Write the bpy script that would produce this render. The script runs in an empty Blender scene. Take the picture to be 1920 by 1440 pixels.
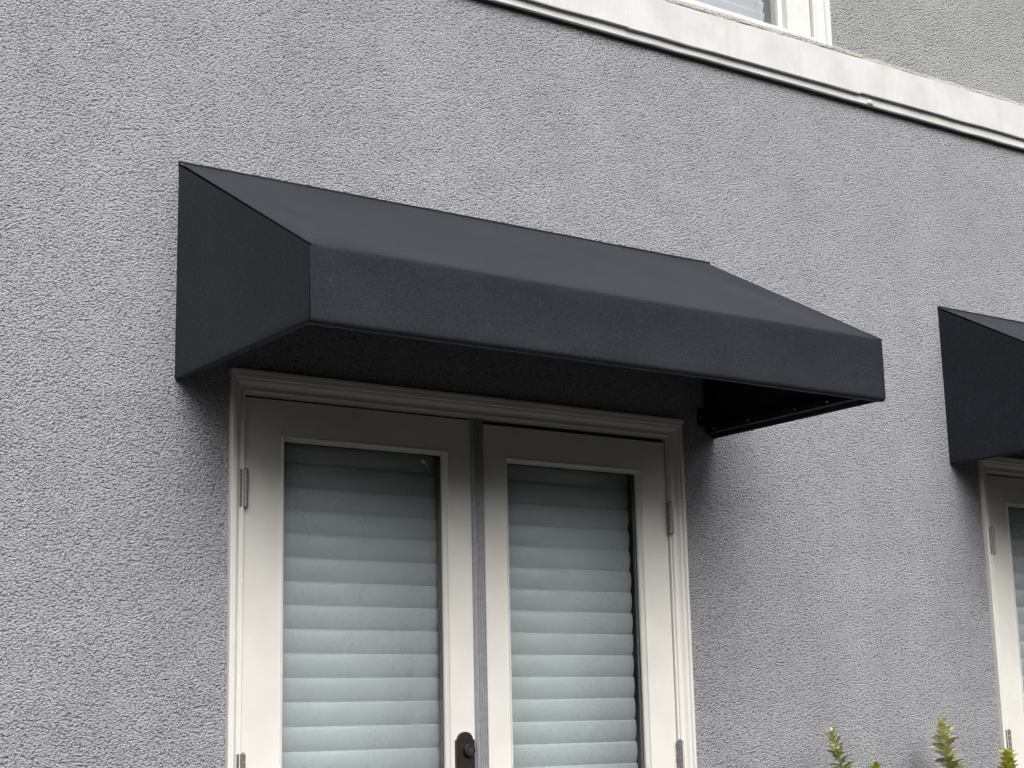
import bpy, bmesh, math, random
from mathutils import Vector, Matrix, noise
random.seed(7)
S = bpy.context.scene
COL = S.collection
R = math.radians

# ------------------------------------------------------------------ camera
cam_d = bpy.data.cameras.new('camera')
cam = bpy.data.objects.new('camera', cam_d); COL.objects.link(cam)
_r = Vector((0.81726488, -0.57584031, -0.02204666))
_u = Vector((-0.10050443, -0.18010442, 0.97849949))
_f = Vector((0.56743015, 0.79747748, 0.20506752))
cam.matrix_world = Matrix(((_r.x, _u.x, -_f.x, -1.73866), (_r.y, _u.y, -_f.y, -4.00521),
                           (_r.z, _u.z, -_f.z, 1.52485), (0, 0, 0, 1)))
cam_d.sensor_fit = 'HORIZONTAL'; cam_d.sensor_width = 36.0; cam_d.lens = 57.135
cam_d.clip_start = 0.05; cam_d.clip_end = 2000
S.camera = cam

# ------------------------------------------------------------------ sky, sun, exposure
SUN_EL, SUN_AZ = R(38), R(-11)           # light from the front, a little to the left
W = bpy.data.worlds.new('World'); S.world = W; W.use_nodes = True
wn = W.node_tree.nodes; wl = W.node_tree.links; wn.clear()
sky = wn.new('ShaderNodeTexSky'); sky.sky_type = 'NISHITA'; sky.sun_disc = False
sky.sun_elevation = SUN_EL; sky.sun_rotation = math.pi - SUN_AZ
sky.dust_density = 4.0; sky.air_density = 1.0; sky.ozone_density = 1.0
hs = wn.new('ShaderNodeHueSaturation'); hs.inputs['Saturation'].default_value = 0.22
bg = wn.new('ShaderNodeBackground'); bg.inputs['Strength'].default_value = 0.07
wo = wn.new('ShaderNodeOutputWorld')
wl.new(sky.outputs[0], hs.inputs['Color']); wl.new(hs.outputs[0], bg.inputs['Color'])
wl.new(bg.outputs[0], wo.inputs['Surface'])
sun_d = bpy.data.lights.new('sun', 'SUN'); sun_d.energy = 1.5; sun_d.angle = R(48)
sun_d.color = (1.0, 0.985, 0.97)
sun = bpy.data.objects.new('sun', sun_d); COL.objects.link(sun)
sd = Vector((math.sin(SUN_AZ) * math.cos(SUN_EL), -math.cos(SUN_AZ) * math.cos(SUN_EL), math.sin(SUN_EL)))
sun.rotation_euler = sd.to_track_quat('Z', 'Y').to_euler(); sun.location = sd * 30
vs = S.view_settings
vs.view_transform = 'Standard'; vs.look = 'None'; vs.exposure = 0.97; vs.gamma = 1.0
vs.use_curve_mapping = False

# ------------------------------------------------------------------ materials
def new_mat(name):
    m = bpy.data.materials.new(name); m.use_nodes = True
    nt = m.node_tree; b = nt.nodes['Principled BSDF']
    return m, nt, b
def N(nt, t, **kw):
    n = nt.nodes.new(t)
    for k, v in kw.items():
        if k in n.inputs.keys(): n.inputs[k].default_value = v
        else: setattr(n, k, v)
    return n
def ramp(nt, src, stops):
    r = nt.nodes.new('ShaderNodeValToRGB'); e = r.color_ramp.elements
    while len(e) < len(stops): e.new(0.5)
    for el, (p, c) in zip(e, stops):
        el.position = p; el.color = (*c, 1) if len(c) == 3 else c
    nt.links.new(src, r.inputs[0]); return r.outputs[0]
def coords(nt, scale=(1, 1, 1)):
    g = nt.nodes.new('ShaderNodeNewGeometry')
    mp = nt.nodes.new('ShaderNodeMapping'); mp.inputs['Scale'].default_value = scale
    nt.links.new(g.outputs['Position'], mp.inputs[0]); return mp.outputs[0]
def mixc(nt, fac, a, b, mode='MIX'):
    m = nt.nodes.new('ShaderNodeMix'); m.data_type = 'RGBA'; m.blend_type = mode
    for i, v in ((0, fac), (6, a), (7, b)):
        if hasattr(v, 'is_linked'): nt.links.new(v, m.inputs[i])
        else: m.inputs[i].default_value = v if i == 0 else (*v, 1)
    return m.outputs[2]
def math_n(nt, op, a, b=None):
    m = nt.nodes.new('ShaderNodeMath'); m.operation = op
    for i, v in ((0, a), (1, b)):
        if v is None: continue
        if hasattr(v, 'is_linked'): nt.links.new(v, m.inputs[i])
        else: m.inputs[i].default_value = v
    return m.outputs[0]

def stucco(name, c0, c1, scale=285.0, depth=0.0125, rough=0.9, streak=0.0):
    m, nt, b = new_mat(name)
    v = coords(nt, (0.85, 1, 1.1))
    n1 = N(nt, 'ShaderNodeTexNoise', Scale=scale * 1.3, Detail=2.0, Roughness=0.6)
    nt.links.new(v, n1.inputs['Vector'])
    n2 = N(nt, 'ShaderNodeTexVoronoi', Scale=scale * 0.62); n2.feature = 'F1'
    n5 = N(nt, 'ShaderNodeTexVoronoi', Scale=scale * 1.25); n5.feature = 'F1'
    for q in (n2, n5): nt.links.new(v, q.inputs['Vector'])
    n3 = N(nt, 'ShaderNodeTexNoise', Scale=7.0, Detail=2.0); nt.links.new(v, n3.inputs['Vector'])
    g2 = math_n(nt, 'ADD', math_n(nt, 'MULTIPLY', math_n(nt, 'POWER', n2.outputs[0], 1.6), 0.95), math_n(nt, 'MULTIPLY', n5.outputs[0], 0.38))
    g2 = math_n(nt, 'SUBTRACT', math_n(nt, 'MULTIPLY', n1.outputs[0], 0.55), g2)
    amp = ramp(nt, n3.outputs[0], [(0.35, (0.85, 0.85, 0.85)), (0.65, (1.0, 1.0, 1.0))])      # patches troweled a little flatter
    h = math_n(nt, 'MULTIPLY', g2, amp)
    bp = N(nt, 'ShaderNodeBump', Strength=1.0, Distance=depth)
    nt.links.new(h, bp.inputs['Height']); nt.links.new(bp.outputs[0], b.inputs['Normal'])
    big = N(nt, 'ShaderNodeTexNoise', Scale=1.6, Detail=5.0, Roughness=0.62); nt.links.new(coords(nt, (1, 1, 0.8)), big.inputs['Vector'])
    col = ramp(nt, big.outputs[0], [(0.3, c0), (0.7, c1)])
    hue = N(nt, 'ShaderNodeTexNoise', Scale=5.0, Detail=3.0, Roughness=0.6); nt.links.new(coords(nt), hue.inputs['Vector'])
    col = mixc(nt, 1.0, col, ramp(nt, hue.outputs[0], [(0.35, (1.006, 1.0, 0.992)), (0.65, (0.994, 0.998, 1.014))]), 'MULTIPLY')
    if streak:
        sv = N(nt, 'ShaderNodeTexNoise', Scale=1.0, Detail=4.0, Roughness=0.6); nt.links.new(coords(nt, (4, 1, 0.5)), sv.inputs['Vector'])
        col = mixc(nt, 1.0, col, ramp(nt, sv.outputs[0], [(0.35, (1 - streak,) * 3), (0.6, (1 + streak * 0.5,) * 3)]), 'MULTIPLY')
    gh = math_n(nt, 'SUBTRACT', n1.outputs[0], math_n(nt, 'MULTIPLY', n2.outputs[0], 0.55))        # pit shading put into the colour: hollows darker, grain tops lighter
    pit_shade = ramp(nt, gh, [(0.0, (0.64, 0.64, 0.64)), (0.2, (0.99, 0.99, 0.99)), (0.42, (1.10, 1.10, 1.10))])
    col = mixc(nt, 1.0, col, pit_shade, 'MULTIPLY')
    nt.links.new(col, b.inputs['Base Color']); b.inputs['Roughness'].default_value = rough
    b.inputs['Specular IOR Level'].default_value = 0.25
    return m
M = {}
M['stucco'] = stucco('grey_stucco', (0.497, 0.497, 0.529), (0.552, 0.552, 0.584), streak=0.04)
M['stucco_up'] = stucco('pale_grey_stucco', (0.42, 0.425, 0.42), (0.47, 0.475, 0.468), scale=205, depth=0.012)
M['ledge'] = stucco('beige_stucco_ledge', (0.42, 0.40, 0.375), (0.58, 0.56, 0.52), scale=220, depth=0.005)

def paint(name, c, rough=0.42, grime=0.06, streak=0.0):
    m, nt, b = new_mat(name)
    v = coords(nt)
    n = N(nt, 'ShaderNodeTexNoise', Scale=6.0, Detail=5.0, Roughness=0.65); nt.links.new(v, n.inputs['Vector'])
    d = tuple(x * (1 - grime * 2.2) for x in c)
    col = ramp(nt, n.outputs[0], [(0.35, d), (0.6, c)])
    if streak:
        sv = coords(nt, (26, 1, 0.7))
        s = N(nt, 'ShaderNodeTexNoise', Scale=1.0, Detail=3.0, Roughness=0.6); nt.links.new(sv, s.inputs['Vector'])
        f = ramp(nt, s.outputs[0], [(0.56, (0, 0, 0)), (0.72, (1, 1, 1))])
        f = math_n(nt, 'MULTIPLY', f, streak)
        col = mixc(nt, f, col, (0.55, 0.51, 0.47))
    nt.links.new(col, b.inputs['Base Color']); b.inputs['Roughness'].default_value = rough
    f2 = N(nt, 'ShaderNodeTexNoise', Scale=220.0, Detail=2.0); nt.links.new(v, f2.inputs['Vector'])
    bp = N(nt, 'ShaderNodeBump', Strength=0.25, Distance=0.0006)
    nt.links.new(f2.outputs[0], bp.inputs['Height']); nt.links.new(bp.outputs[0], b.inputs['Normal'])
    return m
M['cream'] = paint('cream_door_paint', (0.785, 0.765, 0.71), 0.42, 0.03)
M['white'] = paint('white_trim_paint', (0.635, 0.632, 0.622), 0.5, 0.06, 0.55)
M['winwhite'] = paint('white_window_paint', (0.70, 0.695, 0.665), 0.45, 0.04)
M['strip'] = paint('greyish_white_paint', (0.66, 0.67, 0.64), 0.5, 0.08)
M['slat'] = paint('white_louver', (0.82, 0.83, 0.83), 0.4, 0.02)
M['blind'] = paint('white_blind', (0.70, 0.715, 0.74), 0.5, 0.02)

def simple(name, c, rough=0.5, metal=0.0, spec=0.5, nscale=0, namt=0.0):
    m, nt, b = new_mat(name)
    b.inputs['Roughness'].default_value = rough; b.inputs['Metallic'].default_value = metal
    b.inputs['Specular IOR Level'].default_value = spec
    n = N(nt, 'ShaderNodeTexNoise', Scale=nscale or 60.0, Detail=4.0); nt.links.new(coords(nt), n.inputs['Vector'])
    a = namt or 0.12
    nt.links.new(ramp(nt, n.outputs[0], [(0.3, tuple(x * (1 - a) for x in c)), (0.7, tuple(min(1, x * (1 + a)) for x in c))]), b.inputs['Base Color'])
    return m
M['astragal'] = simple('blue_grey_anodised', (0.38, 0.395, 0.42), 0.45, 0.45)
M['nickel'] = simple('satin_nickel', (0.27, 0.26, 0.25), 0.4, 0.7)
M['bronze'] = simple('dark_bronze', (0.045, 0.037, 0.032), 0.42, 0.55)
M['lockface'] = simple('worn_lock_face', (0.30, 0.32, 0.34), 0.25, 0.9)
M['spacer'] = simple('grey_spacer_metal', (0.16, 0.16, 0.165), 0.4, 0.4)
M['black'] = simple('black_gasket', (0.012, 0.012, 0.012), 0.7)
M['blackmetal'] = simple('black_frame_metal', (0.014, 0.014, 0.016), 0.5, 0.3)
M['screw'] = simple('steel_screw', (0.55, 0.55, 0.55), 0.3, 1.0)
M['room'] = simple('dim_room', (0.06, 0.06, 0.062), 0.9)
M['soil'] = simple('mulch', (0.028, 0.022, 0.017), 0.95, 0, 0.1, 30, 0.5)
M['ground'] = simple('dark_asphalt', (0.038, 0.038, 0.036), 0.9, 0, 0.2, 12, 0.3)

def fabric():
    m, nt, b = new_mat('charcoal_canvas')
    g = nt.nodes.new('ShaderNodeNewGeometry')
    w1 = N(nt, 'ShaderNodeTexNoise', Scale=1.0, Detail=2.0); nt.links.new(coords(nt, (90, 700, 700)), w1.inputs['Vector'])
    w2 = N(nt, 'ShaderNodeTexNoise', Scale=1.0, Detail=2.0); nt.links.new(coords(nt, (700, 120, 120)), w2.inputs['Vector'])
    big = N(nt, 'ShaderNodeTexNoise', Scale=4.0, Detail=5.0, Roughness=0.6); nt.links.new(coords(nt), big.inputs['Vector'])
    base = ramp(nt, big.outputs[0], [(0.3, (0.0176, 0.0194, 0.0255)), (0.7, (0.0240, 0.0264, 0.0340))])
    ww = math_n(nt, 'ADD', w1.outputs[0], w2.outputs[0])
    wv = ramp(nt, math_n(nt, 'MULTIPLY', ww, 0.5), [(0.36, (0.62, 0.62, 0.62)), (0.64, (1.35, 1.35, 1.37))])
    col = mixc(nt, 1.0, base, wv, 'MULTIPLY')
    mid = N(nt, 'ShaderNodeTexNoise', Scale=1.0, Detail=3.0, Roughness=0.7); nt.links.new(coords(nt, (110, 330, 330)), mid.inputs['Vector'])
    col = mixc(nt, 1.0, col, ramp(nt, mid.outputs[0], [(0.35, (0.88, 0.88, 0.88)), (0.65, (1.12, 1.12, 1.12))]), 'MULTIPLY')
    lint = N(nt, 'ShaderNodeTexNoise', Scale=160.0, Detail=1.0); nt.links.new(coords(nt, (1, 1, 0.5)), lint.inputs['Vector'])
    lf = ramp(nt, lint.outputs[0], [(0.79, (0, 0, 0)), (0.83, (1, 1, 1))])
    col = mixc(nt, math_n(nt, 'MULTIPLY', lf, 0.5), col, (0.16, 0.16, 0.16))
    nt.links.new(col, b.inputs['Base Color']); b.inputs['Roughness'].default_value = 0.85
    b.inputs['Specular IOR Level'].default_value = 0.2
    b.inputs['Sheen Weight'].default_value = 0.75; b.inputs['Sheen Roughness'].default_value = 0.2; b.inputs['Sheen Tint'].default_value = (0.88, 0.93, 1.0, 1)
    bp = N(nt, 'ShaderNodeBump', Strength=0.5, Distance=0.0008)
    nt.links.new(ww, bp.inputs['Height']); nt.links.new(bp.outputs[0], b.inputs['Normal'])
    return m
M['fabric'] = fabric()

def glass(name, tint, dust):
    m, nt, b = new_mat(name); nt.nodes.remove(b)
    out = nt.nodes['Material Output']
    tr = N(nt, 'ShaderNodeBsdfTransparent'); tr.inputs[0].default_value = (*tint, 1)
    gl = N(nt, 'ShaderNodeBsdfGlossy'); gl.inputs['Roughness'].default_value = 0.01
    fr = N(nt, 'ShaderNodeFresnel', IOR=1.52)
    gg = nt.nodes.new('ShaderNodeNewGeometry')       # same index on the inner face of the sheet
    nt.links.new(math_n(nt, 'SUBTRACT', 1.52, math_n(nt, 'MULTIPLY', gg.outputs['Backfacing'], 1.52 - 1 / 1.52)), fr.inputs['IOR'])
    mx = nt.nodes.new('ShaderNodeMixShader')
    nt.links.new(math_n(nt, 'MINIMUM', math_n(nt, 'MULTIPLY', fr.outputs[0], 1.25), 1.0), mx.inputs[0])
    nt.links.new(tr.outputs[0], mx.inputs[1]); nt.links.new(gl.outputs[0], mx.inputs[2])
    d1 = N(nt, 'ShaderNodeBsdfDiffuse'); d1.inputs[0].default_value = (0.85, 0.86, 0.85, 1)
    d2 = N(nt, 'ShaderNodeBsdfTranslucent'); d2.inputs[0].default_value = (0.85, 0.86, 0.85, 1)
    df = nt.nodes.new('ShaderNodeMixShader'); df.inputs[0].default_value = 0.35       # dust scatters light both ways
    nt.links.new(d1.outputs[0], df.inputs[1]); nt.links.new(d2.outputs[0], df.inputs[2])
    sp = N(nt, 'ShaderNodeTexNoise', Scale=150.0, Detail=4.0, Roughness=0.7); nt.links.new(coords(nt, (1, 1, 0.6)), sp.inputs['Vector'])
    cl = N(nt, 'ShaderNodeTexNoise', Scale=5.0, Detail=3.0); nt.links.new(coords(nt, (1.3, 1, 0.8)), cl.inputs['Vector'])
    f = ramp(nt, sp.outputs[0], [(0.57, (0, 0, 0)), (0.72, (1, 1, 1))])
    f2 = ramp(nt, cl.outputs[0], [(0.44, (0.05, 0.05, 0.05)), (0.68, (1, 1, 1))])
    sm = N(nt, 'ShaderNodeTexNoise', Scale=2.0, Detail=4.0, Distortion=1.5); nt.links.new(coords(nt, (1, 1, 0.35)), sm.inputs['Vector'])
    f3 = ramp(nt, sm.outputs[0], [(0.45, (0, 0, 0)), (0.75, (0.085, 0.085, 0.085))])
    fac = math_n(nt, 'ADD', math_n(nt, 'MULTIPLY', math_n(nt, 'MULTIPLY', f, f2), dust), f3)
    m2 = nt.nodes.new('ShaderNodeMixShader')
    nt.links.new(fac, m2.inputs[0]); nt.links.new(mx.outputs[0], m2.inputs[1]); nt.links.new(df.outputs[0], m2.inputs[2])
    nt.links.new(m2.outputs[0], out.inputs['Surface'])
    return m
M['glass'] = glass('dusty_door_glass', (0.865, 0.89, 0.895), 0.35)
M['glass_up'] = glass('window_glass', (0.90, 0.915, 0.925), 0.03)

def leafmat(name, c, rough=0.45):
    m, nt, b = new_mat(name)
    oi = nt.nodes.new('ShaderNodeObjectInfo')
    hsv = N(nt, 'ShaderNodeHueSaturation'); hsv.inputs['Color'].default_value = (*c, 1)
    nt.links.new(math_n(nt, 'ADD', math_n(nt, 'MULTIPLY', oi.outputs['Random'], 0.7), 0.65), hsv.inputs['Value'])
    nt.links.new(math_n(nt, 'ADD', math_n(nt, 'MULTIPLY', oi.outputs['Random'], 0.03), 0.485), hsv.inputs['Hue'])
    n = N(nt, 'ShaderNodeTexNoise', Scale=90.0, Detail=3.0); nt.links.new(coords(nt), n.inputs['Vector'])
    col = mixc(nt, 1.0, hsv.outputs[0], ramp(nt, n.outputs[0], [(0.3, (0.75, 0.75, 0.75)), (0.7, (1.2, 1.2, 1.2))]), 'MULTIPLY')
    nt.links.new(col, b.inputs['Base Color']); b.inputs['Roughness'].default_value = rough
    b.inputs['Subsurface Weight'].default_value = 0.0
    tl = N(nt, 'ShaderNodeBsdfTranslucent'); nt.links.new(col, tl.inputs[0])
    mx = nt.nodes.new('ShaderNodeMixShader'); mx.inputs[0].default_value = 0.22
    nt.links.new(b.outputs[0], mx.inputs[1]); nt.links.new(tl.outputs[0], mx.inputs[2])
    nt.links.new(mx.outputs[0], nt.nodes['Material Output'].inputs['Surface'])
    return m
M['leaf_dark'] = leafmat('dark_leaf', (0.085, 0.135, 0.04), 0.35)
M['leaf_mid'] = leafmat('mid_leaf', (0.28, 0.34, 0.11), 0.38)
M['leaf_yellow'] = leafmat('yellow_green_leaf', (0.52, 0.52, 0.08), 0.4)
M['leaf_pale'] = leafmat('pale_tip_leaf', (0.66, 0.66, 0.36), 0.45)
M['bud'] = leafmat('cream_bud', (0.75, 0.68, 0.52), 0.5)
M['stem'] = simple('reddish_stem', (0.14, 0.075, 0.04), 0.7)
M['bark'] = simple('bark', (0.07, 0.055, 0.042), 0.9, 0, 0.2, 20, 0.4)
M['treeleaf'] = simple('tree_foliage', (0.05, 0.085, 0.028), 0.55, 0, 0.3, 3, 0.4)

# ------------------------------------------------------------------ mesh helpers
def obj(name, me, mat=None, parent=None, loc=None, smooth=False):
    o = bpy.data.objects.new(name, me); COL.objects.link(o)
    if mat and not me.materials: me.materials.append(M[mat])
    if parent: o.parent = parent
    if loc: o.location = loc
    if smooth:
        for p in me.polygons: p.use_smooth = True
    return o
def empty(name, loc, label, cat, group=None):
    o = bpy.data.objects.new(name, None); COL.objects.link(o); o.location = loc
    o.empty_display_size = 0.1
    o['label'] = label; o['category'] = cat
    if group: o['group'] = group
    return o
def mesh(verts, faces, name='m'):
    me = bpy.data.meshes.new(name); me.from_pydata([tuple(v) for v in verts], [], faces); me.update()
    return me
def recalc(me):
    bm = bmesh.new(); bm.from_mesh(me); bmesh.ops.recalc_face_normals(bm, faces=bm.faces); bm.to_mesh(me); bm.free(); return me
def box(x0, x1, y0, y1, z0, z1, bev=0.0015, seg=2):
    bm = bmesh.new(); bmesh.ops.create_cube(bm, size=1)
    for v in bm.verts:
        v.co = Vector(((x0 + x1) / 2 + v.co.x * (x1 - x0), (y0 + y1) / 2 + v.co.y * (y1 - y0), (z0 + z1) / 2 + v.co.z * (z1 - z0)))
    if bev: bmesh.ops.bevel(bm, geom=bm.edges[:], offset=bev, segments=seg, affect='EDGES', profile=0.6)
    me = bpy.data.meshes.new('box'); bm.to_mesh(me); bm.free(); return me
def sweep_x(profile, x0, x1, n=1, wob=0.0, slope=None, closed=True, seed=0, freq=9.0, wtop=1.0):
    """profile [(y,z)] swept along X; wob = small waviness; slope(x, i) -> dz"""
    vs_, fs = [], []; k = len(profile)
    for j in range(n + 1):
        x = x0 + (x1 - x0) * j / n
        for i, (y, z) in enumerate(profile):
            w = noise.noise(Vector((x * freq, i * 3.1 + seed, seed * 1.7))) * wob if wob else 0
            vs_.append((x, y + w * 0.5, z + w + (slope(x, i) if slope else 0)))
    for j in range(n):
        for i in range(k if closed else k - 1):
            a = j * k + i; b_ = j * k + (i + 1) % k
            fs.append((a, b_, b_ + k, a + k))
    if closed:
        fs.append(tuple(range(k))[::-1]); fs.append(tuple(range(n * k, n * k + k)))
    return recalc(mesh(vs_, fs))
def tube(pts, rad, seg=8):
    """tapered tube through points; rad list or number"""
    vs_, fs = [], []
    n = len(pts); rad = rad if isinstance(rad, (list, tuple)) else [rad] * n
    for i, p in enumerate(pts):
        p = Vector(p); a = Vector(pts[max(0, i - 1)]); b_ = Vector(pts[min(n - 1, i + 1)])
        t = (b_ - a).normalized(); s = t.cross(Vector((0.31, 0.9, 0.12))).normalized(); q = t.cross(s)
        for j in range(seg):
            an = 2 * math.pi * j / seg
            vs_.append(p + (s * math.cos(an) + q * math.sin(an)) * rad[i])
    for i in range(n - 1):
        for j in range(seg):
            a = i * seg + j; b_ = i * seg + (j + 1) % seg
            fs.append((a, b_, b_ + seg, a + seg))
    fs.append(tuple(range(seg))); fs.append(tuple(range((n - 1) * seg, n * seg))[::-1])
    return recalc(mesh(vs_, fs))
def join(*mes):
    vs_, fs = [], []
    for me in mes:
        o = len(vs_); vs_ += [v.co[:] for v in me.vertices]; fs += [tuple(i + o for i in p.vertices) for p in me.polygons]
    return mesh(vs_, fs)
def wall_holes(x0, x1, z0, z1, holes, yf, yb, ztop=None):
    """wall slab with rectangular openings and reveals; holes [(x0,x1,z0,z1)]"""
    xs = sorted({x0, x1, *[h[0] for h in holes], *[h[1] for h in holes]})
    zs = sorted({z0, z1, *[h[2] for h in holes], *[h[3] for h in holes]})
    vs_, fs = [], []
    def quad(*q):
        o = len(vs_); vs_.extend(q); fs.append((o, o + 1, o + 2, o + 3))
    def solid(i, j):
        if i < 0 or j < 0 or i >= len(xs) - 1 or j >= len(zs) - 1: return False
        cx, cz = (xs[i] + xs[i + 1]) / 2, (zs[j] + zs[j + 1]) / 2
        return not any(h[0] < cx < h[1] and h[2] < cz < h[3] for h in holes)
    for i in range(len(xs) - 1):
        for j in range(len(zs) - 1):
            if not solid(i, j): continue
            a, b_, c, d = xs[i], xs[i + 1], zs[j], zs[j + 1]
            quad((a, yf, c), (b_, yf, c), (b_, yf, d), (a, yf, d)); quad((b_, yb, c), (a, yb, c), (a, yb, d), (b_, yb, d))
            if not solid(i - 1, j): quad((a, yb, c), (a, yf, c), (a, yf, d), (a, yb, d))
            if not solid(i + 1, j): quad((b_, yf, c), (b_, yb, c), (b_, yb, d), (b_, yf, d))
            if not solid(i, j - 1): quad((a, yb, c), (b_, yb, c), (b_, yf, c), (a, yf, c))
            if not solid(i, j + 1): quad((a, yf, d), (b_, yf, d), (b_, yb, d), (a, yb, d))
    return mesh(vs_, fs)
def struct(name, me, mat):
    o = obj(name, me, mat); o['kind'] = 'structure'; return o

# ------------------------------------------------------------------ the setting: ground
struct('ground', mesh([(-150, -150, 0), (150, -150, 0), (150, 150, 0), (-150, 150, 0)], [(0, 1, 2, 3)]), 'ground')
def bed():
    vs_, fs = [], []; nx, ny = 60, 8
    for j in range(ny + 1):
        for i in range(nx + 1):
            x = -3 + 11.0 * i / nx; y = -1.25 * j / ny
            e = 0 if j in (0, ny) and j == ny else 1
            vs_.append((x, y, 0.004 + e * (0.09 + 0.03 * noise.noise(Vector((x * 4, y * 6, 1))))))
    for j in range(ny):
        for i in range(nx):
            a = j * (nx + 1) + i; fs.append((a, a + nx + 1, a + nx + 2, a + 1))
    return mesh(vs_, fs)
struct('planting_bed', bed(), 'soil')

# ------------------------------------------------------------------ the house
AW = 1.94; AZ = 2.45; AH = 0.6136; AD = 0.7614; AV = 0.1844; DX = 3.1375   # awning: width, base height, height, depth, valance; pitch
house = empty('house', (0, 0, 0), 'grey stucco house wall with white trim band, glazed double doors and an upstairs window', 'house')
XL, XR = -3.2, 8.2
HOLE = (0.168, 1.779, 0.37, 2.481)
lower = wall_holes(XL, XR, 0.0, 3.822, [HOLE, (HOLE[0] + DX, HOLE[1] + DX, HOLE[2], HOLE[3])], 0.0, 0.22)
wall = obj('wall', lower, 'stucco', house)
wall['label'] = 'mid grey rough stucco lower wall'
UW = (1.16, 2.585, 3.985, 5.35)                                       # upstairs window opening
upper = obj('upper_wall', wall_holes(XL, XR, 3.826, 7.2, [UW], 0.004, 0.22), 'stucco_up', house)
upper['label'] = 'paler grey stucco wall above the white band'
# room behind, dark
for nm, rx0, rx1, rz0, rz1 in (('room', -3.0, 8.0, 0.3, 3.6), ('room', -3.0, 8.0, 3.9, 6.8)):
    ry0, ry1 = 0.225, 3.6
    v = [(x, y, z) for x in (rx0, rx1) for y in (ry0, ry1) for z in (rz0, rz1)]
    f = [(0, 1, 3, 2), (4, 6, 7, 5), (2, 3, 7, 6), (0, 2, 6, 4), (1, 5, 7, 3)]
    obj(nm, mesh(v, f), 'room', house)

# white trim band between the storeys: set-back strip, projecting boards, stucco ledge
sl_s = lambda x, i: 0.0042 * (x - 1.145)
band = obj('trim_band', sweep_x([(-0.001, 3.806), (-0.026, 3.806), (-0.028, 3.808), (-0.028, 3.87), (-0.001, 3.87)], XL, XR, 220, 0.0016, sl_s, seed=2), 'strip', house)
def board(x0, x1, zb, seed):
    prof = [(-0.0295, 3.833 + zb), (-0.044, 3.8305 + zb), (-0.046, 3.8325 + zb), (-0.046, 3.973), (-0.044, 3.975), (-0.0295, 3.975)]
    sl = lambda x, i: (0.0062 * (x - 1.19)) if i in (0, 1, 2) else 0.0107 * (x - 1.74)
    return obj('board', sweep_x(prof, x0, x1, max(8, int((x1 - x0) * 22)), 0.0022, sl, seed=seed, freq=5), 'white', band)
board(XL, -0.6203, 0.0, 6); board(-0.62, 1.5997, 0.003, 6); board(1.60, 2.7347, 0.0, 6); board(2.735, 5.2, 0.0055, 6); board(5.2003, XR, 0.002, 6)
def ledge(x0, x1, ztop, yf, seed):
    prof = [(-0.001, 3.976), (yf, 3.976), (yf - 0.004, 3.981), (yf - 0.003, ztop - 0.008), (yf + 0.006, ztop), (-0.001, ztop + 0.004)]
    return obj('ledge', sweep_x(prof, x0, x1, int((x1 - x0) * 60), 0.007, lambda x, i: 0.0107 * (x - 1.74), seed=seed, freq=14), 'ledge', band)
ledge(XL, 2.76, 4.000, -0.041, 11); ledge(2.765, XR, 3.998, -0.034, 12)
obj('gap_shade', sweep_x([(-0.0012, 3.8025), (-0.0150, 3.8040), (-0.0150, 3.8055), (-0.0012, 3.8055)], XL, XR, 220, 0.0018, sl_s, seed=9), 'black', band)  # black strip standing in for the shaded gap under the band
# lump of old filler on the strip
bm = bmesh.new(); bmesh.ops.create_icosphere(bm, subdivisions=2, radius=1)
for v in bm.verts: v.co = Vector((2.80 + v.co.x * 0.020, -0.027 + v.co.y * 0.009, 3.825 + v.co.z * 0.011 - 0.006 * v.co.x * v.co.x))
me = bpy.data.meshes.new('lump'); bm.to_mesh(me); bm.free()
obj('filler_lump', me, 'strip', band, smooth=True)

# ---- upstairs window
def window_part():
    w = obj('window', join(box(UW[0], UW[0] + 0.085, -0.012, 0.12, UW[2] + 0.03, UW[3]), box(2.40, 2.52, -0.012, 0.12, 4.022, UW[3]),
            box(UW[0] + 0.086, 2.399, -0.012, 0.12, UW[3] - 0.085, UW[3])), 'winwhite', house)
    w['label'] = 'white upstairs window above the trim band'
    obj('casing', sweep_vert_casing(2.523, 2.612), 'winwhite', w)
    obj('casing', sweep_vert_casing(1.04, 1.13), 'winwhite', w)
    obj('bottom_rail', box(1.131, 2.5225, -0.034, 0.10, 3.976, 4.020, 0.003), 'winwhite', w)
    obj('sash_stile', box(2.376, 2.3995, 0.012, 0.05, 4.021, UW[3] - 0.086, 0.002), 'winwhite', w)
    obj('pane', box(UW[0] + 0.087, 2.3755, 0.026, 0.030, 4.0205, UW[3] - 0.086, 0), 'glass_up', w)
def sweep_vert_casing(x0, x1):
    prof = [(0.0, -0.001), (0.0, -0.030), (0.004, -0.034), (0.028, -0.034), (0.032, -0.026), (0.040, -0.023), (0.060, -0.023), (0.066, -0.030), (0.085, -0.030), (0.089, -0.026), (0.089, -0.001)]
    vs_, fs = [], []; n = 40; k = len(prof)
    for j in range(n + 1):
        z = 3.972 + (5.45 - 3.972) * j / n
        for i, (u, y) in enumerate(prof):
            w = noise.noise(Vector((i * 2.3, z * 22, x0))) * 0.0016
            vs_.append((x1 - u * (x1 - x0) / 0.089 + w, y, z))
    for j in range(n):
        for i in range(k - 1): a = j * k + i; fs.append((a, a + 1, a + 1 + k, a + k))
    fs.append(tuple(range(k))); fs.append(tuple(range(n * k, n * k + k))[::-1])
    return recalc(mesh(vs_, fs))
window_part()

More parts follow.
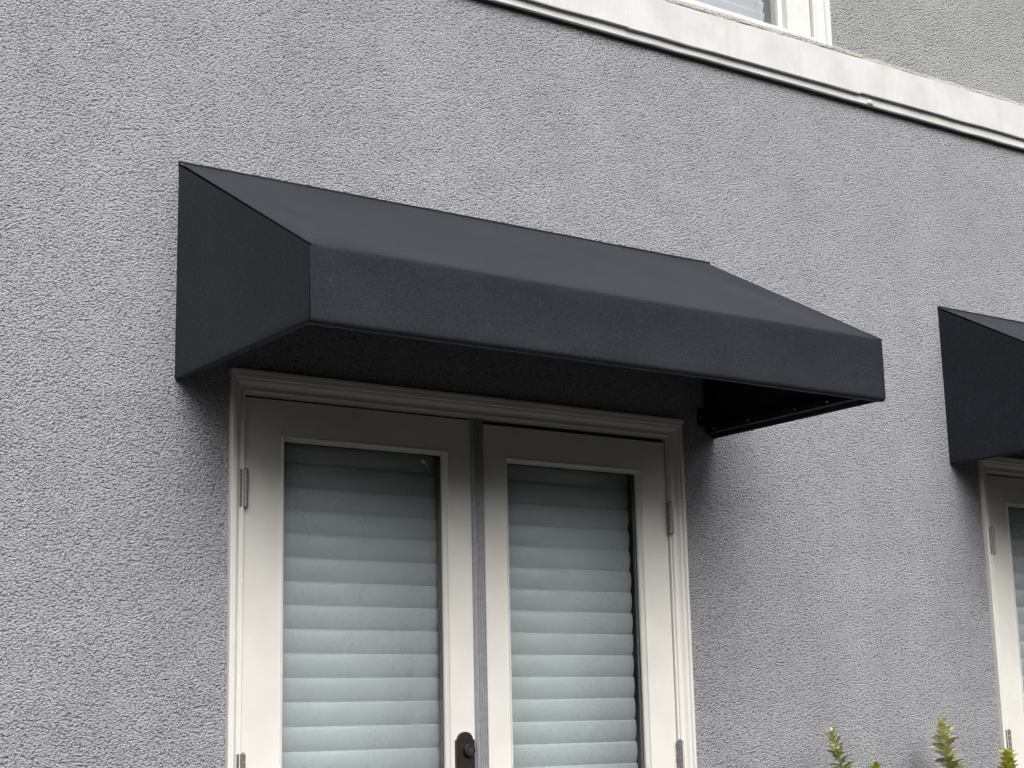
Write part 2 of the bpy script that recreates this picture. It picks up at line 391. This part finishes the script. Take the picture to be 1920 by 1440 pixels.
# ---- glazed double doors
YL = -0.008                     # leaf face
ZB = 0.40                       # leaf bottom
def casing_mesh(xo, xr, zt, zb):
    prof = [(0, -0.001), (0, -0.038), (0.002, -0.040), (0.011, -0.040), (0.013, -0.037), (0.014, -0.033), (0.019, -0.034), (0.024, -0.031), (0.029, -0.025),
            (0.034, -0.021), (0.040, -0.0195), (0.041, -0.023), (0.046, -0.024), (0.050, -0.022), (0.051, -0.017), (0.0525, -0.001)]
    prof = [(u * 0.93, y) for u, y in prof]
    vs_, fs = [], []; k = len(prof)
    rows = [lambda u: (xo + u, zb), lambda u: (xo + u, zt - u), lambda u: (xr - u, zt - u), lambda u: (xr - u, zb)]
    for rw in rows:
        for u, y in prof:
            x, z = rw(u); vs_.append((x, y, z))
    for j in range(3):
        for i in range(k - 1): a = j * k + i; fs.append((a, a + 1, a + 1 + k, a + k))
    return recalc(mesh(vs_, fs))
def bead_mesh(x0, x1, z0, z1):
    """glazing bead: ring with a small raised lip sloping to the glass"""
    prof = [(0, YL + 0.002), (0, YL - 0.004), (0.002, YL - 0.006), (0.0045, YL - 0.0045), (0.0055, YL), (0.0125, YL + 0.009), (0.0135, YL + 0.0115), (0.0135, YL + 0.018)]
    vs_, fs = [], []; k = len(prof)
    for u_row in range(4):
        for u, y in prof:
            vs_.append(((x0 + u, x1 - u, x1 - u, x0 + u)[u_row], y, (z0 + u, z0 + u, z1 - u, z1 - u)[u_row]))
    for j in range(4):
        for i in range(k - 1):
            a = j * k + i; b_ = ((j + 1) % 4) * k + i; fs.append((a, a + 1, b_ + 1, b_))
    return recalc(mesh(vs_, fs))
def ring(x0, x1, z0, z1, w, y0, y1):
    return join(box(x0, x1, y0, y1, z0, z0 + w, 0), box(x0, x1, y0, y1, z1 - w, z1, 0),
                box(x0, x0 + w, y0, y1, z0 + w, z1 - w, 0), box(x1 - w, x1, y0, y1, z0 + w, z1 - w, 0))
def hinge_mesh(side):
    """side=-1 for the left leaf: plate to the left of the knuckles"""
    parts = []
    for q in range(5):
        z0 = q * 0.0206
        parts.append(tube([(0, 0, z0 + 0.0008), (0, 0, z0 + 0.0198)], 0.0078, 12))
    parts.append(box(*sorted((side * 0.003, side * 0.0165)), 0.000, 0.006, 0.0, 0.103, 0.0006, 1))
    for q in range(5):
        if q % 2 == 0: parts.append(box(*sorted((-side * 0.002, -side * 0.0085)), 0.001, 0.006, q * 0.0206 + 0.001, q * 0.0206 + 0.0195, 0.0005, 1))
    parts.append(tube([(0, 0, -0.0035), (0, 0, -0.0005)], [0.0035, 0.0062], 10))
    parts.append(tube([(0, 0, 0.1030), (0, 0, 0.1065)], [0.0062, 0.0035], 10))
    return join(*parts)
HL, HR = hinge_mesh(-1), hinge_mesh(1)
def extrude_outline(pts, y0, y1, bev=0.0015):
    bm = bmesh.new(); vv = [bm.verts.new((x, y0, z)) for x, z in pts]; f = bm.faces.new(vv)
    ex = bmesh.ops.extrude_face_region(bm, geom=[f]); nv = [e for e in ex['geom'] if isinstance(e, bmesh.types.BMVert)]
    for v in nv: v.co.y = y1
    bmesh.ops.recalc_face_normals(bm, faces=bm.faces)
    ed = [e for e in bm.edges if abs(e.verts[0].co.y - y0) < 1e-6 and abs(e.verts[1].co.y - y0) < 1e-6]
    if bev: bmesh.ops.bevel(bm, geom=ed, offset=bev, segments=2, affect='EDGES')
    me = bpy.data.meshes.new('plate'); bm.to_mesh(me); bm.free(); return me
def make_door():
    xo, xr, zt = 0.1505, 1.767, 2.4835
    d = obj('french_door', join(box(0.180, 0.1985, -0.016, 0.14, ZB - 0.02, 2.452, 0.001), box(1.714, 1.740, -0.016, 0.14, ZB - 0.02, 2.452, 0.001),
                                box(0.1986, 1.7139, -0.018, 0.14, 2.4305, 2.4515, 0.0015)), 'cream', house)
    obj('casing', casing_mesh(xo, xr, zt, ZB - 0.02), 'cream', d)
    obj('drip_cap', box(xo - 0.004, xr + 0.004, -0.045, -0.001, zt + 0.0005, zt + 0.011, 0.002), 'cream', d)
    obj('threshold', box(0.156, 1.765, -0.09, 0.14, ZB - 0.05, ZB - 0.021, 0.003), 'astragal', d)
    leaves = ((0.2015, 0.9525, 2.4245, 0.3165, 0.864, 2.3245), (0.9560, 1.7115, 2.4175, 1.072, 1.607, 2.3205))
    for li, (a, b_, t, g0, g1, gt) in enumerate(leaves):
        gb = 0.64; yb = YL + 0.036
        obj('stile', box(a, g0 + 0.003, YL, yb, ZB, t, 0.0015), 'cream', d)
        obj('stile', box(g1 - 0.003, b_, YL, yb, ZB, t, 0.0015), 'cream', d)
        obj('rail', box(g0 + 0.0032, g1 - 0.0032, YL + 0.0003, yb, gt - 0.003, t, 0.0003), 'cream', d)
        obj('rail', box(g0 + 0.0032, g1 - 0.0032, YL + 0.0003, yb, ZB, gb + 0.003, 0.0003), 'cream', d)
        obj('glazing_bead', bead_mesh(g0, g1, gb, gt), 'cream', d)
        obj('pane', box(g0 + 0.0035, g1 - 0.0035, YL + 0.0185, YL + 0.0225, gb + 0.0035, gt - 0.0035, 0), 'glass', d)
        obj('spacer_bar', ring(g0 + 0.0035, g1 - 0.0035, gb + 0.0035, gt - 0.0035, 0.0115, YL + 0.0226, YL + 0.032), 'spacer', d)
    for hx, hm in ((0.2005, HL), (1.7125, HR)):
        for hz in (2.117, 1.362, 0.60): obj('hinge', hm, 'nickel', d, (hx, -0.0235, hz))
    obj('weatherstrip', join(box(0.1990, 0.9450, 0.002, 0.03, 2.4246, 2.4303, 0), box(0.9870, 1.7135, 0.002, 0.03, 2.4176, 2.4303, 0),
                             box(0.1987, 0.2013, -0.002, 0.03, ZB, 2.4245, 0), box(1.7117, 1.7138, -0.002, 0.03, ZB, 2.4175, 0)), 'black', d)
    # astragal with flutes
    pr = [(0.9455, YL - 0.0005), (0.9455, -0.0195), (0.9475, -0.0215)]
    for q in range(4): pr += [(0.952 + q * 0.008, -0.0215), (0.9535 + q * 0.008, -0.0185), (0.9565 + q * 0.008, -0.0185), (0.958 + q * 0.008, -0.0215)]
    pr += [(0.9845, -0.0215), (0.986, -0.0195), (0.986, YL - 0.0005)]
    k = len(pr); v = [(x, y, z) for z in (ZB, 2.4285) for x, y in pr]
    obj('astragal', recalc(mesh(v, [(i, i + 1, i + 1 + k, i + k) for i in range(k - 1)] + [tuple(range(k)), tuple(range(k, 2 * k))[::-1]])), 'astragal', d)
    # lock plate with shouldered arch, thumb cylinder, lever
    cx, zs_ = 0.9065, 1.484
    o = [(0.8755, 1.27), (0.9375, 1.27), (0.9375, zs_), (0.9325, zs_ + 0.002)]
    o += [(cx + 0.0255 * math.cos(R(t)), zs_ + 0.0 + 0.0235 * math.sin(R(t))) for t in range(8, 175, 12)] + [(0.8805, zs_ + 0.002), (0.8755, zs_)]
    obj('lock_plate', extrude_outline(o, -0.021, YL - 0.0003, 0.002), 'bronze', d)
    o2 = [(cx + 0.0185 * math.cos(R(t)), 1.4855 + 0.0165 * math.sin(R(t))) for t in range(0, 181, 15)]
    obj('lock_plate_relief', extrude_outline(o2, -0.0235, -0.0205, 0.001), 'bronze', d)
    def disc(r, y0, y1, z, x=cx + 0.006): return tube([(x, y1, z), (x, (y0 + y1) / 2, z), (x, y0 + 0.0015, z), (x, y0, z)], [r, r, r, r * 0.9], 24)
    obj('lock_cylinder', disc(0.0182, -0.034, -0.0212, 1.456), 'bronze', d, smooth=False)
    obj('lock_face', join(disc(0.0082, -0.0355, -0.0338, 1.4545)), 'lockface', d)
    obj('keyway', box(cx + 0.0045, cx + 0.0075, -0.0362, -0.0353, 1.4495, 1.4585, 0.0003, 1), 'black', d)
    obj('lever', join(tube([(cx, -0.021, 1.33), (cx, -0.062, 1.33)], 0.011, 14), tube([(cx, -0.060, 1.33), (cx - 0.03, -0.064, 1.331), (cx - 0.115, -0.060, 1.327)], [0.011, 0.0095, 0.007], 12)), 'bronze', d)
    return d
door = make_door()
door.location = (0.0096, 0.022, -0.0084); door.scale = (1.0055, 1.0055, 1.0055)       # set back in the wall opening
door['label'] = 'cream glazed double door under the whole dark awning'
door2 = door.copy(); COL.objects.link(door2); door2.location.x += DX
door2['label'] = 'cream glazed double door cut off by the right edge of the picture'
for ch in list(door.children):
    c = ch.copy(); COL.objects.link(c); c.parent = door2

# ------------------------------------------------------------------ louvered shutters behind the panes
def slat_mesh(L):
    hc, n = 0.0395, 10; front, back = [], []
    for q in range(n + 1):
        u = -1 + 2 * q / n
        front.append((-0.0085 * (1 - u * u), hc * u)); back.append((0.0012 - 0.0035 * (1 - u * u), hc * u))
    prof = front + back[::-1]
    tilt = R(9)                            # top leans to the glass
    pr = [(y * math.cos(tilt) - z * math.sin(tilt), y * math.sin(tilt) + z * math.cos(tilt)) for y, z in prof]
    me = sweep_x(pr, 0, L, 1); return me
def shutter(x0, x1, ztop, label):
    t = empty('louvered_shutter', (x0, 0.066, 0.5), label, 'shutter', 'white louvered shutters behind the door panes')
    z = ztop; me = slat_mesh(x1 - x0); me.polygons.foreach_set('use_smooth', [len(p.vertices) == 4 and min(abs(me.vertices[i].co.z) for i in p.vertices) < 0.0385 for p in me.polygons])
    i = 0
    while z - 0.08 > 0.66:
        o = obj('slat', me, 'slat', t, (random.uniform(-0.0015, 0.0015), 0.004, z - 0.0385 - 0.5))
        o.rotation_euler = (random.uniform(-0.03, 0.03), random.uniform(-0.0012, 0.0012), 0)
        z -= 0.0666; i += 1
    return t
def shutter_frame(t, a, b_, zt):
    L = t.location
    obj('frame_stile', box(a - L.x, a + 0.045 - L.x, -0.012, 0.03, 0.08, zt - 0.5, 0.002), 'slat', t)
    obj('frame_stile', box(b_ - 0.045 - L.x, b_ - L.x, -0.012, 0.03, 0.08, zt - 0.5, 0.002), 'slat', t)
    obj('frame_rail', box(a + 0.046 - L.x, b_ - 0.046 - L.x, -0.012, 0.03, 0.08, 0.15, 0.002), 'slat', t)
    obj('frame_rail', box(a + 0.046 - L.x, b_ - 0.046 - L.x, -0.012, 0.03, zt - 0.5 - 0.05, zt - 0.5, 0.002), 'slat', t)
zS = 2.263 + 0.0666
sh = shutter(0.276, 0.910, zS, 'white louvered shutter behind the left pane of the whole double door'); shutter_frame(sh, 0.229, 0.957, 2.385)
sh = shutter(1.055, 1.607, zS + 0.001, 'white louvered shutter behind the right pane of the whole double door'); shutter_frame(sh, 1.009, 1.705, 2.385)
sh = shutter(0.276 + DX, 0.910 + DX, zS, 'white louvered shutter behind the pane cut off at the right picture edge'); shutter_frame(sh, 0.229 + DX, 0.957 + DX, 2.385)

# ---- blind in the upstairs window
bl = empty('venetian_blind', (1.25, 0.062, 4.03), 'closed white slatted blind with a hanging cord behind the upstairs window', 'blind')
bs = sweep_x([(-0.0075, 0.0205), (-0.0052, 0.0265), (-0.0040, 0.0265), (0.0008, 0.0), (0.0058, -0.026), (0.0046, -0.0262), (-0.0008, 0.0)], 0, 1.098, 1)
for q in range(30):
    o = obj('slat', bs, 'blind', bl, (0, 0, 0.012 + q * 0.0435)); o.rotation_euler = (random.uniform(-0.02, 0.02), random.uniform(-0.001, 0.001), 0)
obj('cord', tube([(1.055, -0.022, -0.03), (1.054, -0.022, 0.5), (1.054, -0.022, 1.27)], 0.0016, 8), 'winwhite', bl)
obj('headrail', box(0, 1.10, -0.016, 0.03, 1.335, 1.375), 'blind', bl)

# ------------------------------------------------------------------ awnings
def arc(cy, cz, r, a0, a1, n):
    return [(cy + r * math.cos(R(a0 + (a1 - a0) * i / n)), cz + r * math.sin(R(a0 + (a1 - a0) * i / n))) for i in range(n + 1)]
def cover_mesh():
    sa = math.degrees(math.atan2(AH - AV, AD)); nrm = 180 - (90 - sa) if False else None
    # outer profile from the wall top to the hem under the valance
    s = Vector((-AD, AV - AH)).normalized(); nn = Vector((s.y, -s.x)) ; nn = nn if nn.y > 0 else -nn     # outward normal of slope
    r = 0.012; na = math.degrees(math.atan2(nn.y, nn.x))           # angle of the slope normal (about 120 deg)
    half = R((180 - na) / 2); c = r / math.cos(half)
    bis = R((180 + na) / 2)
    cy, cz = -AD - c * math.cos(bis), AV - c * math.sin(bis)
    fold = arc(cy, cz, r, na, 180, 6)
    P = [(-0.004, AH)]
    for i in range(1, 12): t = i / 12; P.append((-0.004 + (fold[0][0] + 0.004) * t, AH + (fold[0][1] - AH) * t))
    P += fold
    rb = 0.011; bot = arc(-AD + rb, rb, rb, 180, 270, 5)
    for i in range(1, 8): t = i / 8; P.append((fold[-1][0], fold[-1][1] + (bot[0][1] - fold[-1][1]) * t))
    P += bot
    P += [(-AD + 0.024, 0.0), (-AD + 0.028, 0.002)]
    nx = 90; vs_, fs = [], []; k = len(P); nfold = 12
    for j in range(nx + 1):
        x = AW * j / nx; ex = min(1.0, min(x, AW - x) / 0.12)
        for i, (y, z) in enumerate(P):
            dn = 0.0
            if 0 < i < 12: t = i / 12; dn = -0.006 * math.sin(math.pi * t) + 0.0038 * noise.noise(Vector((x * 2.6, t * 1.6, 3))) + 0.0012 * noise.noise(Vector((x * 9 + t * 5, t * 2, 6)))
            elif i > 18 and i < 26: t = (i - 18) / 8; dn = -0.0035 * math.sin(math.pi * t) + 0.0028 * noise.noise(Vector((x * 4, t * 1.2, 9))) + 0.0009 * noise.noise(Vector((x * 16, t * 1.0, 2)))
            dn *= ex
            wv = (0.0014 * noise.noise(Vector((x * 2.2, 5.0, i > 17))) + (0.0008 * noise.noise(Vector((x * 17, 2.0, 0))) if i > 22 else 0)) * ex
            if i < 12: vs_.append((x, y + nn.x * dn, z + nn.y * dn + wv))
            else: vs_.append((x, y - dn, z + wv))
    for j in range(nx):
        for i in range(k - 1): a = j * k + i; fs.append((a, a + k, a + k + 1, a + 1))
    me = mesh(vs_, fs); return me
def side_mesh(sx):
    """end panel with a rolled lower edge; sx=-1 left, +1 right; at x=0 local"""
    ny, nz = 24, 14; vs_, fs = [], []; rb = 0.009
    prev = None
    for j in range(ny + 1):
        t = j / ny; y = 0.006 - (AD + 0.004) * t; zt = AH + (AV - AH) * t - 0.001
        row = []
        for i in range(nz + 1):
            s = i / nz; z = zt + (rb - zt) * s
            b_ = 0.004 * math.sin(math.pi * min(1, s)) * math.sin(math.pi * t) + 0.0015 * noise.noise(Vector((t * 3, s * 3, sx)))* math.sin(math.pi * t)
            row.append((sx * (0.0015 - b_), y, z))
        for a in range(1, 6): an = R(90 * a / 5); row.append((sx * (0.0015 - rb + rb * math.cos(an)), y, rb - rb * math.sin(an)))
        row += [(sx * (0.0015 - 0.013), y, 0.002), (sx * (0.0015 - 0.0135), y, 0.038), (sx * (0.0015 - 0.0115), y, 0.040)]
        vs_ += row; k = len(row)
    for j in range(ny):
        for i in range(k - 1): a = j * k + i; fs.append((a, a + 1, a + k + 1, a + k))
    return recalc(mesh(vs_, fs))
def seam_on_slope(x):
    s = Vector((0, -AD, AV - AH)); n_ = Vector((0, -(AH - AV), AD)).normalized()
    pts = [Vector((x, -0.004, AH)) + s * t + n_ * 0.0004 for t in [i / 20 for i in range(21)]]
    return tube(pts, 0.0015, 6)
def make_awning(label):
    a = empty('awning', (0, 0, AZ), label, 'awning', 'dark fabric awnings over the double doors')
    cv = obj('cover', cover_mesh(), 'fabric', a, smooth=True)
    md = cv.modifiers.new('thick', 'SOLIDIFY'); md.thickness = 0.0016; md.offset = -1; md.use_rim = False
    for sx, x in ((-1, 0.0), (1, AW)):
        sp = obj('side_panel', side_mesh(sx), 'fabric', a, (x, 0, 0), smooth=True)
        md = sp.modifiers.new('thick', 'SOLIDIFY'); md.thickness = 0.0014; md.offset = 0; md.use_rim = False
    for x in (0.0, AW):
        obj('hip_seam', seam_on_slope(x), 'fabric', a, smooth=True)
        obj('corner_seam', tube([(x, -AD + 0.001, AV - 0.003), (x, -AD, AV * 0.5), (x, -AD + 0.001, 0.006)], 0.0009, 6), 'fabric', a, smooth=True)
    for x in (0.013, AW - 0.013): 
        me = seam_on_slope(x)
        for v in me.vertices: v.co -= Vector((0, -0.49, 0.87)) * 0.0018
        for v in me.vertices: v.co -= Vector((0, -0.49, 0.87)) * 0.0004
        obj('stitch_line', me, 'fabric', a)
    obj('top_rail', sweep_x([(-0.0005, AH - 0.012), (-0.010, AH - 0.010), (-0.012, AH + 0.002), (-0.010, AH + 0.0045), (-0.0005, AH + 0.0045)], -0.004, AW + 0.012, 40, 0.0012, seed=4), 'blackmetal', a)
    b = 0.024; g = 0.016
    def bar(x0, x1, y0, y1, z0, z1): obj('frame_bar', box(x0, x1, y0, y1, z0, z1, 0.002, 1), 'blackmetal', a)
    bar(g, AW - g, -0.026, -0.002, AH - 0.055, AH - 0.031)
    bar(g + b + .001, AW - g - b - .001, -AD + g, -AD + g + b, AV - 0.046, AV - 0.022); bar(g, AW - g, -AD + g, -AD + g + b, 0.014, 0.038)
    for x in (g + 0.001, AW - g - b - 0.001):
        bar(x, x + b, -AD + g + b + 0.001, -0.027, 0.014, 0.038)
        bar(x, x + b, -0.026, -0.002, 0.014, AH - 0.056)
        bar(x, x + b, -AD + g, -AD + g + b, 0.039, AV - 0.024)
        s0, s1 = Vector((x + b / 2, -AD + 0.045, AV - 0.035)), Vector((x + b / 2, -0.03, AH - 0.055))
        obj('frame_bar', tube([s0, s1], 0.012, 8), 'blackmetal', a)
    sm = tube([(0, 0, 0), (-0.0022, 0, 0), (-0.0036, 0, 0)], [0.0042, 0.0038, 0.0018], 10)
    sm2 = tube([(0, 0, 0), (0.0022, 0, 0), (0.0036, 0, 0)], [0.0042, 0.0038, 0.0018], 10)
    for y, z in ((-0.048, 0.026), (-0.212, 0.026), (-0.425, 0.026), (-0.565, 0.026), (-0.692, 0.026)):
        obj('screw', sm, 'screw', a, (AW - g - b - 0.0011, y, z)); obj('screw', sm2, 'screw', a, (g + b + 0.0011, y, z))
    for x, q in ((AW - 0.05, -1), (0.05, 1)):
        obj('wall_bracket', join(box(x - 0.022, x + 0.022, -0.004, -0.0005, 0.04, 0.10, 0.001), box(x + (-0.004 if q > 0 else 0.0), x + (0.0 if q > 0 else 0.004), -0.05, -0.0045, 0.045, 0.085, 0.001)), 'blackmetal', a)
        for bx in (-0.012, 0.012): obj('bolt', tube([(x + bx, -0.0042, 0.068), (x + bx, -0.010, 0.068), (x + bx, -0.0115, 0.068)], [0.0055, 0.005, 0.003], 8), 'screw', a)
    return a
awn = make_awning('charcoal canvas awning, whole, over the middle double door')
awn2 = awn.copy(); COL.objects.link(awn2); awn2.location.x += DX
awn2['label'] = 'charcoal canvas awning at the right picture edge, only its left end showing'
for ch in list(awn.children):
    c = ch.copy(); COL.objects.link(c); c.parent = awn2

# ------------------------------------------------------------------ shrubs below the wall
def leaf_mesh():
    vs_, fs = [], []; n = 6
    for i in range(n + 1):
        t = i / n; w = 0.34 * math.sin(math.pi * (t ** 0.85)) ** 0.8 if 0 < t < 1 else 0.01
        dz = -0.16 * t * t
        vs_ += [(-w, t, dz + 0.32 * w), (0, t, dz), (w, t, dz + 0.32 * w)]
    for i in range(n):
        a = i * 3; fs += [(a, a + 1, a + 4, a + 3), (a + 1, a + 2, a + 5, a + 4)]
    me = mesh(vs_, fs)
    for p in me.polygons: p.use_smooth = True
    return me
LEAF = {}
for k in ('leaf_dark', 'leaf_mid', 'leaf_yellow', 'leaf_pale', 'bud'):
    LEAF[k] = leaf_mesh(); LEAF[k].materials.append(M[k])
def shrub(label, base, shoots, seed):
    rnd = random.Random(seed)
    t = empty('shrub', base, label, 'shrub', 'leafy shrubs at the foot of the wall')
    B = Vector(base)
    for (tip, low, tone, size, gap, budded) in shoots:
        tip = Vector(tip) - B; low = Vector(low) - B
        pts = [Vector((0, 0, 0)), low * 0.5 + Vector((0.02, -0.02, 0)), low, low.lerp(tip, 0.5) + Vector((rnd.uniform(-.004, .004), 0, 0)), tip]
        obj('stem', tube(pts, [0.007, 0.006, 0.0035, 0.0026, 0.0012], 6), 'stem', t, smooth=True)
        Lc = (tip - low).length; ax = (tip - low).normalized()
        n = int(Lc / gap); ph = rnd.uniform(0, 6.28)
        side = ax.cross(Vector((0.2, 1, 0.1))).normalized()
        for i in range(n + 1):
            f = i / max(1, n); p = tip.lerp(low, f ** 1.15)
            up = max(0.0, 1 - f * 2.2)                       # young leaves point up
            nw = 3 if f < 0.45 else 2
            for q in range(nw):
                an = ph + i * (math.pi / 2 if nw == 2 else 1.05) + q * 2 * math.pi / nw + rnd.uniform(-0.35, 0.35)
                d = Matrix.Rotation(an, 3, ax) @ side
                el = R(26 + 24 * up + rnd.uniform(-14, 14))
                dirv = (d * math.cos(el) + ax * math.sin(el)).normalized()
                s = size * (0.55 + 0.5 * min(1, f * 3.5)) * rnd.uniform(0.8, 1.15)
                c = tone[0] if f < 0.24 else (tone[1] if f < 0.42 else tone[2])
                if rnd.random() < 0.15: c = tone[1]
                o = obj('leaf', LEAF[c], None, t, p + d * 0.002)
                zz = (ax - dirv * ax.dot(dirv)).normalized(); xx = dirv.cross(zz).normalized()
                rot = Matrix((xx, dirv, zz)).transposed() @ Matrix.Rotation(rnd.uniform(-0.4, 0.4), 3, 'Y')
                o.rotation_euler = rot.to_euler(); o.scale = (s * rnd.uniform(0.85, 1.1), s, s)
        base_pt = low * 0.5 + Vector((0.02, -0.02, 0))          # older leaves down the stem
        for i in range(int((low - base_pt).length / 0.022)):
            p = low.lerp(base_pt, (i + 1) * 0.022 / (low - base_pt).length)
            for q in range(2):
                d = Matrix.Rotation(ph + i * 1.6 + q * math.pi + rnd.uniform(-0.4, 0.4), 3, ax) @ side
                el = R(rnd.uniform(5, 40)); dirv = (d * math.cos(el) + ax * math.sin(el)).normalized()
                o = obj('leaf', LEAF['leaf_dark' if rnd.random() < 0.6 else 'leaf_mid'], None, t, p + d * 0.002)
                zz = (ax - dirv * ax.dot(dirv)).normalized(); xx = dirv.cross(zz).normalized()
                o.rotation_euler = (Matrix((xx, dirv, zz)).transposed() @ Matrix.Rotation(rnd.uniform(-0.5, 0.5), 3, 'Y')).to_euler()
                o.scale = (size * rnd.uniform(0.8, 1.2),) * 3
        if budded:
            bm = bmesh.new(); bmesh.ops.create_icosphere(bm, subdivisions=2, radius=1)
            for v in bm.verts: v.co = Vector((v.co.x * 0.0062, v.co.y * 0.0062, v.co.z * 0.0125))
            me = bpy.data.meshes.new('bud'); bm.to_mesh(me); bm.free()
            o = obj('bud', me, 'bud', t, tip + ax * 0.008, smooth=True); o.rotation_euler = ax.to_track_quat('Z', 'Y').to_euler()
    return t
D, MI, Y, PA = 'leaf_dark', 'leaf_mid', 'leaf_yellow', 'leaf_pale'
shrub('dark green leafy shoot with a cream bud at its tip, leftmost against the stucco', (2.40, -0.19, 0.1),
      [((2.262, -0.15, 1.475), (2.352, -0.16, 1.16), (PA, MI, MI), 0.044, 0.0150, True)], 3)
shrub('tiny yellow green leaf tip just rising at the bottom edge of the picture', (2.48, -0.17, 0.1),
      [((2.452, -0.16, 1.358), (2.462, -0.16, 1.15), (Y, Y, Y), 0.048, 0.014, False)], 5)
shrub('tallest leafy shoot with a pale green crowded tip, left of the cut-off door', (2.86, -0.2, 0.1),
      [((2.806, -0.15, 1.497), (2.842, -0.16, 1.16), (PA, PA, MI), 0.054, 0.0115, False),
       ((2.90, -0.22, 1.30), (2.88, -0.2, 1.08), (Y, MI, MI), 0.06, 0.018, False)], 8)
shrub('yellow green shoot with a cream bud in front of the cut-off door casing', (3.13, -0.22, 0.1),
      [((3.118, -0.17, 1.385), (3.128, -0.18, 1.10), (Y, Y, Y), 0.056, 0.0145, True)], 12)

# ------------------------------------------------------------------ trees across the yard (mirrored in the door glass, closing off the low sky)
def tree_meshes(seed, height, rad):
    rnd = random.Random(seed)
    limbs = [tube([(0, 0, 0), (0.05, 0.02, height * 0.25), (-0.04, 0.05, height * 0.55), (0.03, 0, height * 0.85)], [0.17, 0.13, 0.085, 0.03], 9)]
    for i in range(11):
        z = height * rnd.uniform(0.12, 0.75); an = rnd.uniform(0, 6.28); L = rad * rnd.uniform(0.55, 0.95)
        d = Vector((math.cos(an), math.sin(an), rnd.uniform(0.15, 0.6)))
        limbs.append(tube([(0, 0, z), d * L * 0.5 + Vector((0, 0, z)), d * L + Vector((0, 0, z + 0.12))], [0.055, 0.035, 0.012], 6))
    trunk = join(*limbs)
    vs_, fs = [], []
    clumps = []
    for i in range(230):
        z = rnd.uniform(0.04, 1.0); rr = rad * (0.95 - 0.75 * max(0, z - 0.55) / 0.45) * (0.8 + 0.2 * min(1, z / 0.2)) * math.sqrt(rnd.random()) * rnd.uniform(0.75, 1.12)
        an = rnd.uniform(0, 6.28); clumps.append((Vector((rr * math.cos(an), rr * math.sin(an), z * height)), rnd.uniform(0.4, 0.8)))
    for c, cr in clumps:
        for q in range(110):
            p = c + Vector((rnd.gauss(0, 1), rnd.gauss(0, 1), rnd.gauss(0, 0.8))) * cr * 0.5
            if p.z < 0.05: continue
            a = Vector((rnd.gauss(0, 1), rnd.gauss(0, 1), rnd.gauss(0, 1))).normalized(); b_ = a.orthogonal().normalized()
            s_ = rnd.uniform(0.08, 0.15); w = a.cross(b_) * s_ * 0.5; l = b_ * s_
            o = len(vs_); vs_ += [p - l, p + w, p + l, p - w]; fs.append((o, o + 1, o + 2, o + 3))
    return trunk, mesh(vs_, fs)
TM = [tree_meshes(20 + q, hh, rr) for q, (hh, rr) in enumerate(((6.9, 3.0), (7.6, 3.2), (6.4, 2.9)))]
spots = [(-15.5, -14.5, 1), (-11.5, -17.5, 2), (-6.5, -18.5, 0), (-2.0, -20, 1), (2.2, -19.2, 2), (5.2, -20.4, 1), (8.4, -19.6, 0), (11.4, -20.2, 1), (14.6, -18.6, 0), (17.6, -16.4, 1), (20.5, -13.5, 0),
         (-4.0, -24.5, 1), (0.3, -25, 0), (3.8, -24.4, 1), (6.9, -24.6, 0), (9.9, -25.0, 1), (13.2, -24, 1), (16.4, -22.6, 0), (19.6, -20, 1), (23, -16.5, 1)]
for i, (x, y, k) in enumerate(spots):
    t = empty('tree', (x, y, 0), 'leafy green tree across the yard, mirrored in the door panes', 'tree', 'trees across the yard')
    t.rotation_euler = (0, 0, i * 1.3)
    obj('trunk', TM[k][0], 'bark', t); obj('crown', TM[k][1], 'treeleaf', t)
